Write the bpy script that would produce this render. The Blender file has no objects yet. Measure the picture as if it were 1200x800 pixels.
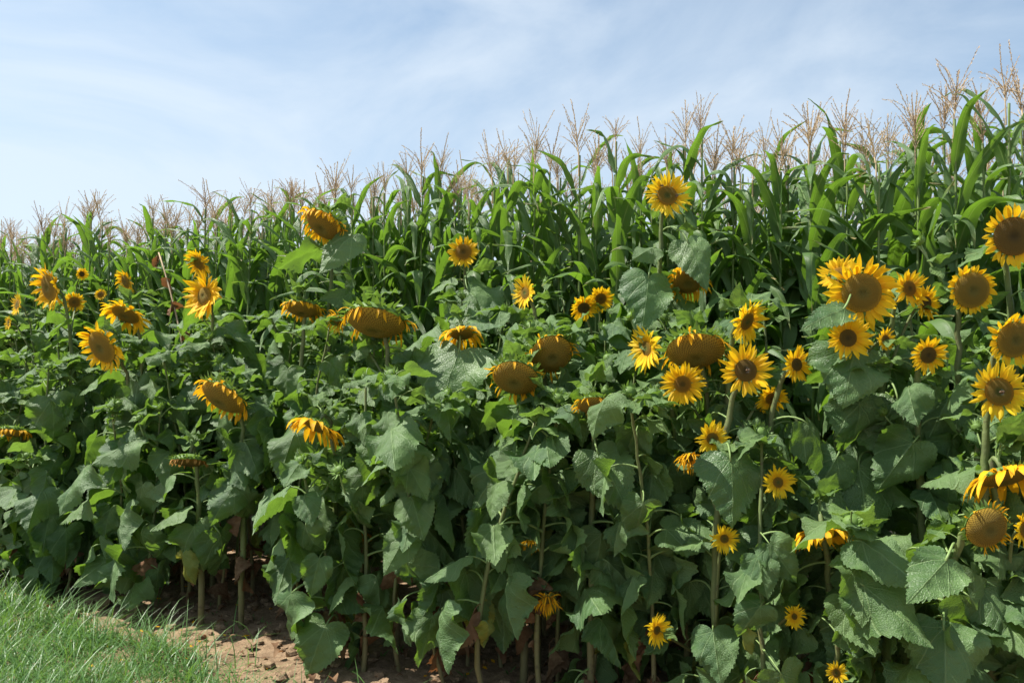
import bpy, math, random
import numpy as np
from mathutils import Vector, Matrix, noise

R = math.radians
random.seed(11)
rnd = random.Random(5)
scene = bpy.context.scene
col = scene.collection

# ------------------------------------------------------------------ camera
FPX = 867.0                      # focal length in pixels of the 1200 px wide photograph
PITCH = math.atan(40 / FPX)
EYE = Vector((0, 0, 1.6))
cd = bpy.data.cameras.new('camera')
cam = bpy.data.objects.new('camera', cd)
col.objects.link(cam)
cd.sensor_width = 36
cd.lens = 36 * FPX / 1200
cd.clip_end = 2000
cam.location = EYE
cam.rotation_euler = (R(90) + PITCH, 0, 0)
scene.camera = cam

# ------------------------------------------------------------------ light
SUN = Vector((-0.52, 0.05, 0.85)).normalized()
w = bpy.data.worlds.new('World')
scene.world = w
w.use_nodes = True
nt = w.node_tree
nt.nodes.clear()
wo = nt.nodes.new('ShaderNodeOutputWorld')
bg = nt.nodes.new('ShaderNodeBackground')
sky = nt.nodes.new('ShaderNodeTexSky')
sky.sky_type = 'NISHITA'
sky.sun_disc = False
sky.sun_elevation = math.asin(SUN.z)
sky.sun_rotation = math.atan2(SUN.x, SUN.y)
sky.air_density = 1.0
sky.dust_density = 1.2
sky.ozone_density = 1.3
bg.inputs['Strength'].default_value = 0.081
tc = nt.nodes.new('ShaderNodeTexCoord')
mp = nt.nodes.new('ShaderNodeMapping')
mp.inputs['Scale'].default_value = (1.3, 1.0, 3.0)
mp.inputs['Rotation'].default_value = (0.25, -0.5, 0.3)
n1 = nt.nodes.new('ShaderNodeTexNoise')
n1.inputs['Scale'].default_value = 1.7
n1.inputs['Detail'].default_value = 9
n1.inputs['Roughness'].default_value = 0.55
n1.inputs['Distortion'].default_value = 0.7
mr = nt.nodes.new('ShaderNodeMapRange')
mr.inputs['From Min'].default_value = 0.32
mr.inputs['From Max'].default_value = 0.82
sep = nt.nodes.new('ShaderNodeSeparateXYZ')
mx = nt.nodes.new('ShaderNodeMapRange')          # more cirrus towards the left of the view
mx.inputs['From Min'].default_value = -0.5
mx.inputs['From Max'].default_value = 0.6
mx.inputs['To Min'].default_value = 0.46
mx.inputs['To Max'].default_value = 0.10
ad = nt.nodes.new('ShaderNodeMath'); ad.operation = 'ADD'; ad.use_clamp = True
mz = nt.nodes.new('ShaderNodeMapRange')          # horizon veil
mz.inputs['From Min'].default_value = 0.0
mz.inputs['From Max'].default_value = 0.45
mz.inputs['To Min'].default_value = 0.28
mz.inputs['To Max'].default_value = 0.0
ad2 = nt.nodes.new('ShaderNodeMath'); ad2.operation = 'ADD'; ad2.use_clamp = True
ml = nt.nodes.new('ShaderNodeMath'); ml.operation = 'MULTIPLY'; ml.inputs[1].default_value = 0.8
mc = nt.nodes.new('ShaderNodeMix'); mc.data_type = 'RGBA'
mc.inputs['B'].default_value = (5.1, 5.7, 6.3, 1)
L = nt.links.new
L(tc.outputs['Generated'], mp.inputs['Vector']); L(mp.outputs['Vector'], n1.inputs['Vector'])
L(n1.outputs['Fac'], mr.inputs['Value']); L(tc.outputs['Generated'], sep.inputs[0])
L(sep.outputs['X'], mx.inputs['Value']); L(sep.outputs['Z'], mz.inputs['Value'])
L(mr.outputs['Result'], ad.inputs[0]); L(mx.outputs['Result'], ad.inputs[1])
L(ad.outputs[0], ad2.inputs[0]); L(mz.outputs['Result'], ad2.inputs[1])
L(ad2.outputs[0], ml.inputs[0]); L(ml.outputs[0], mc.inputs['Factor'])
tint = nt.nodes.new('ShaderNodeMix'); tint.data_type = 'RGBA'; tint.blend_type = 'MULTIPLY'
tint.inputs['Factor'].default_value = 1.0; tint.inputs['B'].default_value = (0.74, 0.96, 1.0, 1)
L(sky.outputs['Color'], tint.inputs['A']); L(tint.outputs['Result'], mc.inputs['A']); L(mc.outputs['Result'], bg.inputs['Color'])
L(bg.outputs['Background'], wo.inputs['Surface'])

sd = bpy.data.lights.new('sun', 'SUN')
sd.energy = 4.8
sd.angle = R(0.6)
sd.color = (1.0, 0.95, 0.87)
sun = bpy.data.objects.new('sun', sd)
col.objects.link(sun)
sun.rotation_euler = (-SUN).to_track_quat('-Z', 'Y').to_euler()

vs = scene.view_settings
vs.view_transform = 'Standard'
vs.look = 'None'
vs.exposure = 1.06
vs.gamma = 1.0
scene.cycles.max_bounces = 7
scene.cycles.diffuse_bounces = 4
scene.cycles.transmission_bounces = 4
scene.cycles.transparent_max_bounces = 4

# ------------------------------------------------------------------ materials
class NT:
    """little helper round a material's node tree"""
    def __init__(s, name):
        s.m = bpy.data.materials.new(name)
        s.m.use_nodes = True
        s.t = s.m.node_tree
        s.t.nodes.clear()
        s.out = s.t.nodes.new('ShaderNodeOutputMaterial')
    def n(s, kind, **kw):
        nd = s.t.nodes.new('ShaderNode' + kind)
        for k, v in kw.items():
            if hasattr(nd, k) and k not in nd.inputs:
                setattr(nd, k, v)
            else:
                nd.inputs[k.replace('_', ' ')].default_value = v
        return nd
    def l(s, a, b): s.t.links.new(a, b)
    def math(s, op, a, b=None, clamp=False):
        nd = s.t.nodes.new('ShaderNodeMath'); nd.operation = op; nd.use_clamp = clamp
        for i, v in enumerate((a, b)):
            if v is None: continue
            if isinstance(v, (int, float)): nd.inputs[i].default_value = v
            else: s.l(v, nd.inputs[i])
        return nd.outputs[0]
    def ramp(s, v, a0, a1, b0=0.0, b1=1.0):
        nd = s.t.nodes.new('ShaderNodeMapRange')
        nd.interpolation_type = 'SMOOTHSTEP'
        for i, x in zip(('From Min', 'From Max', 'To Min', 'To Max'), (a0, a1, b0, b1)):
            nd.inputs[i].default_value = x
        s.l(v, nd.inputs['Value'])
        return nd.outputs['Result']
    def mix(s, f, a, b, mode='MIX'):
        nd = s.t.nodes.new('ShaderNodeMix'); nd.data_type = 'RGBA'; nd.blend_type = mode
        if isinstance(f, (int, float)): nd.inputs['Factor'].default_value = f
        else: s.l(f, nd.inputs['Factor'])
        for k, v in (('A', a), ('B', b)):
            if isinstance(v, tuple): nd.inputs[k].default_value = (*v, 1)
            else: s.l(v, nd.inputs[k])
        return nd.outputs['Result']
    def noise(s, vec, scale, detail=3, rough=0.5):
        nd = s.n('TexNoise'); nd.inputs['Scale'].default_value = scale
        nd.inputs['Detail'].default_value = detail; nd.inputs['Roughness'].default_value = rough
        if vec is not None: s.l(vec, nd.inputs['Vector'])
        return nd.outputs['Fac']
    def bump(s, h, strength=0.5, dist=0.002):
        nd = s.n('Bump'); nd.inputs['Strength'].default_value = strength
        nd.inputs['Distance'].default_value = dist
        s.l(h, nd.inputs['Height']); return nd.outputs['Normal']

def leafy(name, base, dark, vein, trans, tfac, rough, veins, spec=0.35, hue=None, blem=None, sheen=0.0):
    k = NT(name)
    tcn = k.n('TexCoord')
    oi = k.n('ObjectInfo')
    uv = tcn.outputs['UV']
    sx = k.n('SeparateXYZ'); k.l(uv, sx.inputs[0])
    X, Y = sx.outputs['X'], k.math('ABSOLUTE', sx.outputs['Y'])
    off = k.n('VectorMath', operation='ADD'); k.l(tcn.outputs['Object'], off.inputs[0])
    rv = k.n('CombineXYZ'); k.l(k.math('MULTIPLY', oi.outputs['Random'], 37.0), rv.inputs[0]); k.l(rv.outputs[0], off.inputs[1])
    nz = k.noise(off.outputs[0], 7.0, 4, 0.6)
    fine = k.noise(off.outputs[0], 60.0, 3, 0.6)
    c = k.mix(k.ramp(nz, 0.3, 0.7), dark, base)
    c = k.mix(k.math('MULTIPLY', k.ramp(oi.outputs['Random'], 0.0, 1.0), 0.55), c, hue or base)
    if veins == 'net':
        sl = k.math('ADD', k.math('SUBTRACT', X, k.math('MULTIPLY', Y, 0.95)), k.math('MULTIPLY', k.math('MULTIPLY', Y, Y), 0.55))
        fr = k.math('PINGPONG', k.math('ADD', k.math('MULTIPLY', sl, 4.6), k.math('ADD', k.math('MULTIPLY', nz, 0.9), 3.0)), 0.5)
        sec = k.ramp(fr, 0.0, 0.055, 1.0, 0.0)
        mid = k.ramp(Y, 0.004, 0.022, 1.0, 0.0)
        lat = k.math('ABSOLUTE', k.math('SUBTRACT', Y, k.math('SUBTRACT', k.math('MULTIPLY', X, 0.86), k.math('MULTIPLY', k.math('MULTIPLY', X, X), 0.45))))
        latv = k.math('MULTIPLY', k.ramp(lat, 0.003, 0.018, 1.0, 0.0), k.ramp(X, 0.0, 0.02))
        lat2 = k.math('ABSOLUTE', k.math('SUBTRACT', X, k.math('MULTIPLY', Y, 0.12)))
        lat2v = k.math('MULTIPLY', k.ramp(lat2, 0.002, 0.012, 0.8, 0.0), k.ramp(Y, 0.0, 0.02))
        vn = k.math('MAXIMUM', k.math('MAXIMUM', mid, k.math('MAXIMUM', latv, lat2v)), k.math('MULTIPLY', sec, 0.5))
        net = k.n('TexVoronoi'); net.feature = 'DISTANCE_TO_EDGE'; net.inputs['Scale'].default_value = 26
        k.l(uv, net.inputs['Vector'])
        tert = k.ramp(net.outputs['Distance'], 0.0, 0.18)
        h = k.math('ADD', k.math('MULTIPLY', tert, 0.35), k.math('ADD', k.math('MULTIPLY', fr, 1.4), k.math('MULTIPLY', fine, 0.9)))
        h = k.math('SUBTRACT', h, k.math('MULTIPLY', vn, 0.6))
        nrm = k.bump(h, 0.65, 0.005)
    elif veins == 'long':
        lw = k.n('TexWave'); lw.bands_direction = 'Y'; lw.inputs['Scale'].default_value = 6.0
        lw.inputs['Distortion'].default_value = 0.4
        k.l(uv, lw.inputs['Vector'])
        mid = k.ramp(Y, 0.03, 0.10, 1.0, 0.0)
        vn = k.math('MAXIMUM', mid, k.math('MULTIPLY', k.ramp(lw.outputs['Fac'], 0.75, 1.0), 0.10))
        nrm = k.bump(k.math('ADD', k.math('MULTIPLY', lw.outputs['Fac'], 0.7), fine), 0.5, 0.003)
    else:
        vn = k.math('MULTIPLY', k.ramp(fine, 0.5, 0.8), 0.3)
        nrm = k.bump(fine, 0.5, 0.004)
    c = k.mix(k.math('MULTIPLY', vn, 0.5), c, vein)
    if blem:
        bl = k.noise(off.outputs[0], 18.0, 5, 0.7)
        c = k.mix(k.ramp(bl, 0.66, 0.76, 0, 0.7), c, blem)
    if name == 'corn_leaf':
        tipf = k.ramp(k.math('ADD', k.math('MULTIPLY', X, 0.3333), k.math('MULTIPLY', k.noise(off.outputs[0], 9.0, 3), 0.25)), 0.98, 1.12)
        c = k.mix(k.math('MULTIPLY', tipf, 0.8), c, (0.32, 0.24, 0.10))
    if name == 'sunflower_stem':
        so = k.n('SeparateXYZ'); k.l(tcn.outputs['Object'], so.inputs[0])
        lowf = k.ramp(k.math('ADD', so.outputs['Z'], k.math('MULTIPLY', nz, 0.6)), 0.35, 1.1, 0.8, 0.0)
        c = k.mix(lowf, c, (0.16, 0.125, 0.06))
        c = k.mix(k.ramp(k.noise(off.outputs[0], 30.0, 4, 0.7), 0.56, 0.66, 0, 0.6), c, (0.07, 0.05, 0.03))
    geo = k.n('NewGeometry')
    pale = k.mix(0.4, c, (0.16, 0.26, 0.09)) if veins else c
    cc = k.mix(geo.outputs['Backfacing'], c, pale)
    p = k.n('BsdfPrincipled')
    p.inputs['Roughness'].default_value = rough
    p.inputs['Specular IOR Level'].default_value = spec
    if sheen:
        p.inputs['Sheen Weight'].default_value = sheen
        p.inputs['Sheen Roughness'].default_value = 0.5
    k.l(cc, p.inputs['Base Color']); k.l(nrm, p.inputs['Normal'])
    if tfac > 0:
        tr = k.n('BsdfTranslucent')
        k.l(k.mix(0.25, trans, cc) if isinstance(trans, tuple) else trans, tr.inputs['Color'])
        k.l(nrm, tr.inputs['Normal'])
        ms = k.n('MixShader'); ms.inputs[0].default_value = tfac
        k.l(p.outputs[0], ms.inputs[1]); k.l(tr.outputs[0], ms.inputs[2])
        k.l(ms.outputs[0], k.out.inputs['Surface'])
    else:
        k.l(p.outputs[0], k.out.inputs['Surface'])
    return k.m

M = {}
M['sf_leaf'] = leafy('sunflower_leaf', (0.064, 0.132, 0.040), (0.037, 0.090, 0.028), (0.20, 0.29, 0.12),
                     (0.30, 0.55, 0.035), 0.26, 0.46, 'net', 0.42, hue=(0.098, 0.160, 0.040), blem=(0.15, 0.13, 0.04), sheen=0.04)
M['young_leaf'] = leafy('young_sunflower_leaf', (0.095, 0.170, 0.050), (0.060, 0.120, 0.038), (0.27, 0.36, 0.14),
                        (0.30, 0.52, 0.05), 0.28, 0.5, 'net', 0.35, hue=(0.13, 0.205, 0.05))
M['yellow_leaf'] = leafy('yellowing_leaf', (0.24, 0.25, 0.035), (0.12, 0.19, 0.03), (0.35, 0.33, 0.10),
                         (0.5, 0.5, 0.05), 0.3, 0.6, 'net', 0.3, hue=(0.3, 0.24, 0.04), blem=(0.16, 0.08, 0.03))
M['petiole'] = leafy('petiole', (0.19, 0.27, 0.09), (0.14, 0.22, 0.07), (0.3, 0.35, 0.15), (0, 0, 0), 0.0, 0.55, None, 0.3)
M['stem'] = leafy('sunflower_stem', (0.135, 0.185, 0.055), (0.085, 0.115, 0.042), (0.24, 0.24, 0.12), (0, 0, 0), 0.0, 0.6, None, 0.3,
                  hue=(0.15, 0.16, 0.065))
M['dry'] = leafy('dry_leaf', (0.20, 0.135, 0.075), (0.10, 0.055, 0.03), (0.30, 0.2, 0.11), (0.4, 0.15, 0.04), 0.2, 0.8, None, 0.2,
                 hue=(0.21, 0.10, 0.05))
M['bract'] = leafy('bract', (0.13, 0.22, 0.05), (0.09, 0.16, 0.035), (0.25, 0.33, 0.1), (0.3, 0.5, 0.05), 0.2, 0.55, None, 0.3)
M['corn_leaf'] = leafy('corn_leaf', (0.070, 0.145, 0.038), (0.044, 0.104, 0.030), (0.34, 0.42, 0.18),
                       (0.28, 0.54, 0.03), 0.32, 0.42, 'long', 0.45, hue=(0.088, 0.155, 0.038))
M['stalk'] = leafy('corn_stalk', (0.15, 0.21, 0.06), (0.10, 0.16, 0.05), (0.3, 0.33, 0.15), (0, 0, 0), 0.0, 0.5, None, 0.35)
M['tassel'] = leafy('corn_tassel', (0.52, 0.41, 0.27), (0.38, 0.27, 0.17), (0.5, 0.38, 0.26), (0.5, 0.35, 0.2), 0.18, 0.8, None, 0.2,
                    hue=(0.62, 0.50, 0.32))
M['husk'] = leafy('corn_husk', (0.16, 0.24, 0.06), (0.11, 0.18, 0.05), (0.3, 0.35, 0.15), (0.3, 0.5, 0.1), 0.15, 0.5, 'long', 0.3)
M['silk'] = leafy('corn_silk', (0.16, 0.05, 0.035), (0.09, 0.03, 0.02), (0.25, 0.1, 0.06), (0, 0, 0), 0, 0.8, None, 0.2)
M['grass'] = leafy('grass', (0.095, 0.200, 0.050), (0.05, 0.125, 0.036), (0.25, 0.34, 0.14), (0.25, 0.45, 0.05), 0.3, 0.42, None, 0.4)

def petal_mat(name, tip, base, dark):
    k = NT(name)
    tcn = k.n('TexCoord'); sx = k.n('SeparateXYZ'); k.l(tcn.outputs['UV'], sx.inputs[0])
    nz = k.noise(tcn.outputs['Object'], 35, 3)
    c = k.mix(k.ramp(sx.outputs['X'], 0.0, 0.55), base, tip)
    c = k.mix(k.ramp(nz, 0.5, 0.8, 0, 0.55), c, dark)
    st = k.n('TexWave'); st.bands_direction = 'Y'; st.inputs['Scale'].default_value = 2.2
    k.l(tcn.outputs['UV'], st.inputs['Vector'])
    nrm = k.bump(st.outputs['Fac'], 0.5, 0.003)
    p = k.n('BsdfPrincipled'); p.inputs['Roughness'].default_value = 0.55; p.inputs['Specular IOR Level'].default_value = 0.25
    tr = k.n('BsdfTranslucent'); ms = k.n('MixShader'); ms.inputs[0].default_value = 0.36
    for q in (p.inputs['Base Color'], tr.inputs['Color']): k.l(c, q)
    k.l(nrm, p.inputs['Normal'])
    k.l(p.outputs[0], ms.inputs[1]); k.l(tr.outputs[0], ms.inputs[2]); k.l(ms.outputs[0], k.out.inputs['Surface'])
    return k.m
M['petal_fresh'] = petal_mat('petal_fresh', (0.94, 0.61, 0.012), (0.84, 0.42, 0.008), (0.88, 0.50, 0.01))
M['petal_lemon'] = petal_mat('petal_lemon', (0.93, 0.66, 0.018), (0.85, 0.46, 0.01), (0.88, 0.55, 0.01))
M['petal_mature'] = petal_mat('petal_mature', (0.90, 0.50, 0.012), (0.76, 0.33, 0.008), (0.66, 0.32, 0.02))
M['petal_dry'] = petal_mat('petal_dry', (0.50, 0.27, 0.07), (0.50, 0.19, 0.03), (0.35, 0.18, 0.07))

def disc_mat(name, centre, mid, rim):
    k = NT(name)
    tcn = k.n('TexCoord'); uv = tcn.outputs['UV']
    ln = k.n('VectorMath', operation='LENGTH'); k.l(uv, ln.inputs[0])
    r = ln.outputs['Value']
    sp = k.n('SeparateXYZ'); k.l(uv, sp.inputs[0])
    th = k.math('ARCTAN2', sp.outputs['Y'], sp.outputs['X'])
    lr = k.math('POWER', k.math('ADD', r, 0.02), 0.55)
    s1 = k.math('SINE', k.math('ADD', k.math('MULTIPLY', th, 34.0), k.math('MULTIPLY', lr, 88.0)))
    s2 = k.math('SINE', k.math('SUBTRACT', k.math('MULTIPLY', th, 55.0), k.math('MULTIPLY', lr, 60.0)))
    fl = k.noise(uv, 30, 4, 0.7)
    d = k.math('ADD', k.math('SUBTRACT', 0.55, k.math('MULTIPLY', k.math('ADD', s1, s2), 0.16)), k.math('MULTIPLY', k.math('SUBTRACT', fl, 0.5), 1.9))
    c = k.mix(k.ramp(r, 0.12, 0.5), centre, mid)
    c = k.mix(k.ramp(r, 0.72, 0.98), c, rim)
    c = k.mix(k.ramp(d, 0.42, 0.95, 0.0, 0.75), c, (0.05, 0.027, 0.008))
    p = k.n('BsdfPrincipled'); p.inputs['Roughness'].default_value = 0.8; p.inputs['Specular IOR Level'].default_value = 0.15
    k.l(c, p.inputs['Base Color'])
    k.l(k.bump(k.math('SUBTRACT', 1.0, d), 1.0, 0.006), p.inputs['Normal'])
    k.l(p.outputs[0], k.out.inputs['Surface'])
    return k.m
M['disc_green'] = disc_mat('disc_greenish', (0.16, 0.19, 0.04), (0.30, 0.20, 0.03), (0.50, 0.25, 0.02))
M['disc_orange'] = disc_mat('disc_orange', (0.20, 0.13, 0.025), (0.36, 0.19, 0.025), (0.58, 0.29, 0.02))
M['disc_brown'] = disc_mat('disc_brown', (0.26, 0.22, 0.05), (0.31, 0.21, 0.036), (0.50, 0.32, 0.04))
M['disc_dark'] = disc_mat('disc_dark', (0.14, 0.105, 0.035), (0.19, 0.125, 0.03), (0.26, 0.15, 0.025))

def soil_mat():
    k = NT('soil')
    tcn = k.n('TexCoord'); o = tcn.outputs['Object']
    a = k.noise(o, 1.3, 5, 0.6); b = k.noise(o, 14, 6, 0.65); c3 = k.noise(o, 90, 4, 0.7)
    c = k.mix(k.ramp(a, 0.35, 0.65), (0.17, 0.115, 0.070), (0.27, 0.185, 0.115))
    c = k.mix(k.ramp(b, 0.35, 0.7), c, (0.34, 0.24, 0.15))
    c = k.mix(k.ramp(c3, 0.45, 0.75, 0, 0.6), c, (0.12, 0.08, 0.05))
    p = k.n('BsdfPrincipled'); p.inputs['Roughness'].default_value = 0.95; p.inputs['Specular IOR Level'].default_value = 0.1
    k.l(c, p.inputs['Base Color'])
    h = k.math('ADD', k.math('MULTIPLY', b, 1.0), k.math('MULTIPLY', c3, 0.35))
    k.l(k.bump(h, 1.0, 0.03), p.inputs['Normal'])
    k.l(p.outputs[0], k.out.inputs['Surface'])
    return k.m
M['soil'] = soil_mat()

def plain(name, c, rough=0.6, alpha=1.0):
    k = NT(name)
    o = k.n('TexCoord').outputs['Object']
    p = k.n('BsdfPrincipled'); p.inputs['Roughness'].default_value = rough
    k.l(k.mix(k.noise(o, 200, 2), c, tuple(x * 0.6 for x in c)), p.inputs['Base Color'])
    p.inputs['Alpha'].default_value = alpha
    k.l(p.outputs[0], k.out.inputs['Surface'])
    return k.m
M['bee_body'] = plain('bee_body', (0.10, 0.05, 0.015))
M['bee_wing'] = plain('bee_wing', (0.22, 0.20, 0.17), 0.4, 0.4)

# ------------------------------------------------------------------ mesh helpers
class MB:
    def __init__(s): s.v = []; s.f = []; s.uv = []; s.mi = []
    def add(s, vs_, fs, uvs=None, mi=0):
        b = len(s.v)
        s.v.extend(vs_)
        s.uv.extend(uvs if uvs else [(0.3, 0.3)] * len(vs_))
        for f in fs:
            s.f.append(tuple(i + b for i in f)); s.mi.append(mi)
    def grid(s, rows, uvs=None, mi=0, closed=False):
        """rows: list of equal-length point lists"""
        n = len(rows[0]); vs_ = [p for r in rows for p in r]
        uv = [p for r in uvs for p in r] if uvs else None
        fs = []
        for i in range(len(rows) - 1):
            for j in range(n if closed else n - 1):
                k = (j + 1) % n
                fs.append((i * n + j, i * n + k, (i + 1) * n + k, (i + 1) * n + j))
        s.add(vs_, fs, uv, mi)
    def tube(s, pts, rad, seg=6, mi=0, cap=True):
        pts = [Vector(p) for p in pts]
        rows = []
        t0 = (pts[1] - pts[0]).normalized()
        a = t0.orthogonal().normalized()
        for i, p in enumerate(pts):
            t = (pts[min(i + 1, len(pts) - 1)] - pts[max(i - 1, 0)]).normalized()
            a = (a - t * a.dot(t)).normalized()
            b = t.cross(a)
            r = rad[i] if isinstance(rad, (list, tuple)) else rad
            rows.append([p + (a * math.cos(q * 2 * math.pi / seg) + b * math.sin(q * 2 * math.pi / seg)) * r for q in range(seg)])
        uvs = [[(i * 0.1, j / seg) for j in range(seg)] for i in range(len(rows))]
        s.grid(rows, uvs, mi, True)
        if cap:
            b = len(s.v) - seg
            s.f.append(tuple(b + j for j in range(seg))); s.mi.append(mi)
    def mesh(s, name, mats, smooth=True):
        me = bpy.data.meshes.new(name)
        me.from_pydata([tuple(p) for p in s.v], [], s.f)
        for m in mats: me.materials.append(m)
        if len(mats) > 1: me.polygons.foreach_set('material_index', s.mi)
        ul = me.uv_layers.new(name='uv')
        li = np.empty(len(me.loops), dtype=np.int32); me.loops.foreach_get('vertex_index', li)
        uva = np.array(s.uv, dtype=np.float32)[li]
        ul.data.foreach_set('uv', uva.ravel())
        if smooth: me.polygons.foreach_set('use_smooth', [True] * len(me.polygons))
        me.update()
        return me

def link(name, me, parent=None, loc=None, mat=None):
    o = bpy.data.objects.new(name, me)
    col.objects.link(o)
    if parent is not None: o.parent = parent
    if mat is not None: o.matrix_basis = mat
    elif loc is not None: o.location = loc
    return o
def thing(name, label, cat, loc, rotz=0, group=None):
    o = bpy.data.objects.new(name, None); col.objects.link(o)
    o.empty_display_size = 0.1
    o.location = loc; o.rotation_euler = (0, 0, rotz)
    o['label'] = label; o['category'] = cat
    if group: o['group'] = group
    return o
def tag(o, label, cat, kind=None, group=None):
    o['label'] = label; o['category'] = cat
    if kind: o['kind'] = kind
    if group: o['group'] = group
    return o

def at(px, py, depth):
    """a point of the place seen at photograph pixel (px, py), `depth` metres in front of the eye along Y"""
    x = (px - 600) / FPX; u = -(py - 400) / FPX
    d = Vector((x, math.cos(PITCH) - u * math.sin(PITCH), math.sin(PITCH) + u * math.cos(PITCH)))
    return EYE + d * (depth / d.y)

# the rows of the field run away to the left
ROW = Vector((-0.891, 0.454, 0)); NRM = Vector((0.454, 0.891, 0))
F0 = Vector((-1.95, 4.7, 0))
def row_pt(s_, off): return F0 + ROW * s_ + NRM * off         # s_ grows to the left / away
def depth_at(px, off):
    x = (px - 600) / FPX                                         # ray (x, 1) meets the line NRM.p = NRM.F0 + off
    return (NRM.dot(F0) + off) / (NRM.x * x + NRM.y)

# ------------------------------------------------------------------ ground
def gnoise(x, y):
    v = Vector((x, y, 0))
    h = noise.noise(v * 0.8) * 0.03 + noise.noise(v * 3.1) * 0.018
    h += abs(noise.noise(v * 9.0)) * 0.022 + noise.noise(v * 22) * 0.008
    return h
xs = sorted(set(list(np.round(np.arange(-7.5, 4.5, 0.035), 4)) + [-300, -120, -60, -30, -18, -12, -9, 6, 9, 14, 30, 60, 120, 300]))
ys = sorted(set(list(np.round(np.arange(1.0, 9.0, 0.035), 4)) + [-300, -100, -40, -15, -6, -2, -0.5, 0.4, 10, 12, 16, 24, 50, 120, 400]))
G = MB()
G.grid([[(x, y, gnoise(x, y) if abs(x) < 10 and 0 < y < 12 else 0.0) for y in ys] for x in xs])
g = link('ground', G.mesh('ground', [M['soil']]))
g.data.flip_normals() if g.data.polygons[0].normal.z < 0 else None
g['kind'] = 'structure'; g['label'] = 'brown cloddy soil of the field under the plants'

# clods lying on the soil
EDGE = [(-9, 8.6), (-5.2, 6.35), (-3.84, 5.5), (-2.64, 4.75), (-1.85, 4.25), (-1.4, 3.8), (-0.9, 3.35), (1.5, 2.0), (4, 0.9)]
def grassy(x, y):
    """> 0 on the grass side of the field's edge (metres, roughly)"""
    for (x0, y0), (x1, y1) in zip(EDGE, EDGE[1:]):
        if x0 <= x <= x1:
            return (y0 + (y1 - y0) * (x - x0) / (x1 - x0)) - y
    return -1
cl = MB()
for i in range(4200):
    s_ = rnd.uniform(-5, 4); off = rnd.uniform(-0.9, 2.2)
    p = row_pt(s_, off)
    if grassy(p.x, p.y) > 0.05: continue
    r = 0.005 + 0.036 * rnd.random() ** 4
    c = Vector((p.x, p.y, gnoise(p.x, p.y) + r * 0.35))
    sq = rnd.uniform(0.45, 0.8); rings = []
    ph = rnd.random() * 9
    for a in range(1, 4):
        th = math.pi * a / 4
        rings.append([c + Vector((math.sin(th) * math.cos(b * math.pi / 3 + ph) , math.sin(th) * math.sin(b * math.pi / 3 + ph), math.cos(th) * sq)) * r * rnd.uniform(0.7, 1.25) for b in range(6)])
    cl.grid(rings, closed=True)
    b0 = len(cl.v) - 18
    cl.f.append(tuple(b0 + j for j in range(5, -1, -1))); cl.mi.append(0)
    cl.f.append(tuple(b0 + 12 + j for j in range(6))); cl.mi.append(0)
tag(link('soil_clods', cl.mesh('soil_clods', [M['soil']], False)), 'loose brown clods of earth scattered between the stems', 'clods', 'stuff')

# ------------------------------------------------------------------ grass
gr = MB()
def blade(mb, x, y, h, wd, az, lean, z0=None, seg=4):
    z = gnoise(x, y) - 0.005 if z0 is None else z0
    p = Vector((x, y, z)); d = Vector((math.cos(az) * math.sin(lean), math.sin(az) * math.sin(lean), math.cos(lean)))
    side = Vector((-math.sin(az), math.cos(az), 0))
    side = (side + Vector((math.cos(az), math.sin(az), 0)) * rnd.uniform(-.6, .6)).normalized()
    rows = []; uv = []
    bend = rnd.uniform(0.15, 0.8)
    for i in range(seg + 1):
        t = i / seg
        ww = wd * (1 - t ** 2.2) * 0.5 + 0.0003
        rows.append([p - side * ww, p + side * ww]); uv.append([(t, 0), (t, 1)])
        p = p + d * (h / seg)
        d = (d + Vector((math.cos(az), math.sin(az), -0.35)) * bend * (0.6 + t)).normalized()
    mb.grid(rows, uv)
cnt = 0
while cnt < 30000:
    x = rnd.uniform(-5.4, 0.9); y = rnd.uniform(2.2, 6.6)
    e = grassy(x, y) + noise.noise(Vector((x * 2.5, y * 2.5, 3))) * 0.16
    if e < 0: 
        if rnd.random() > 0.012: continue
        if e < -0.6: continue
    pxx = 600 + x / y * FPX
    if pxx < -160 or pxx > 760: continue
    if noise.noise(Vector((x * 6, y * 6, 0))) < -0.42: continue
    cl_n = noise.noise(Vector((x * 3.3, y * 3.3, 8)))
    tall = rnd.random() < (0.16 if e > 0.25 else 0.40) + cl_n * 0.3
    h = rnd.uniform(0.17, 0.36) if tall else rnd.uniform(0.05, 0.15) * (1 + cl_n)
    blade(gr, x, y, h, rnd.uniform(0.003, 0.0065), rnd.uniform(0, 6.283), rnd.uniform(0.1, 1.1))
    cnt += 1
tag(link('grass', gr.mesh('grass', [M['grass']])), 'fresh green grass along the edge of the field at the lower left', 'grass', 'stuff')
wd_ = MB()
for i in range(90):
    s_ = rnd.uniform(-3, 1.5); p = row_pt(s_, rnd.uniform(-0.7, 0.9))
    if grassy(p.x, p.y) > 0.0: continue
    for j in range(rnd.randint(3, 7)):
        a = rnd.uniform(0, 6.28); q = p + Vector((math.cos(a), math.sin(a), 0)) * 0.01
        blade(wd_, q.x, q.y, rnd.uniform(0.02, 0.07), rnd.uniform(0.008, 0.016), a, rnd.uniform(0.5, 1.2), seg=3)
tag(link('weeds', wd_.mesh('weeds', [M['young_leaf']])), 'tiny green weed seedlings sprouting from the bare soil', 'weeds', 'stuff')
fp = MB()
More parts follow.
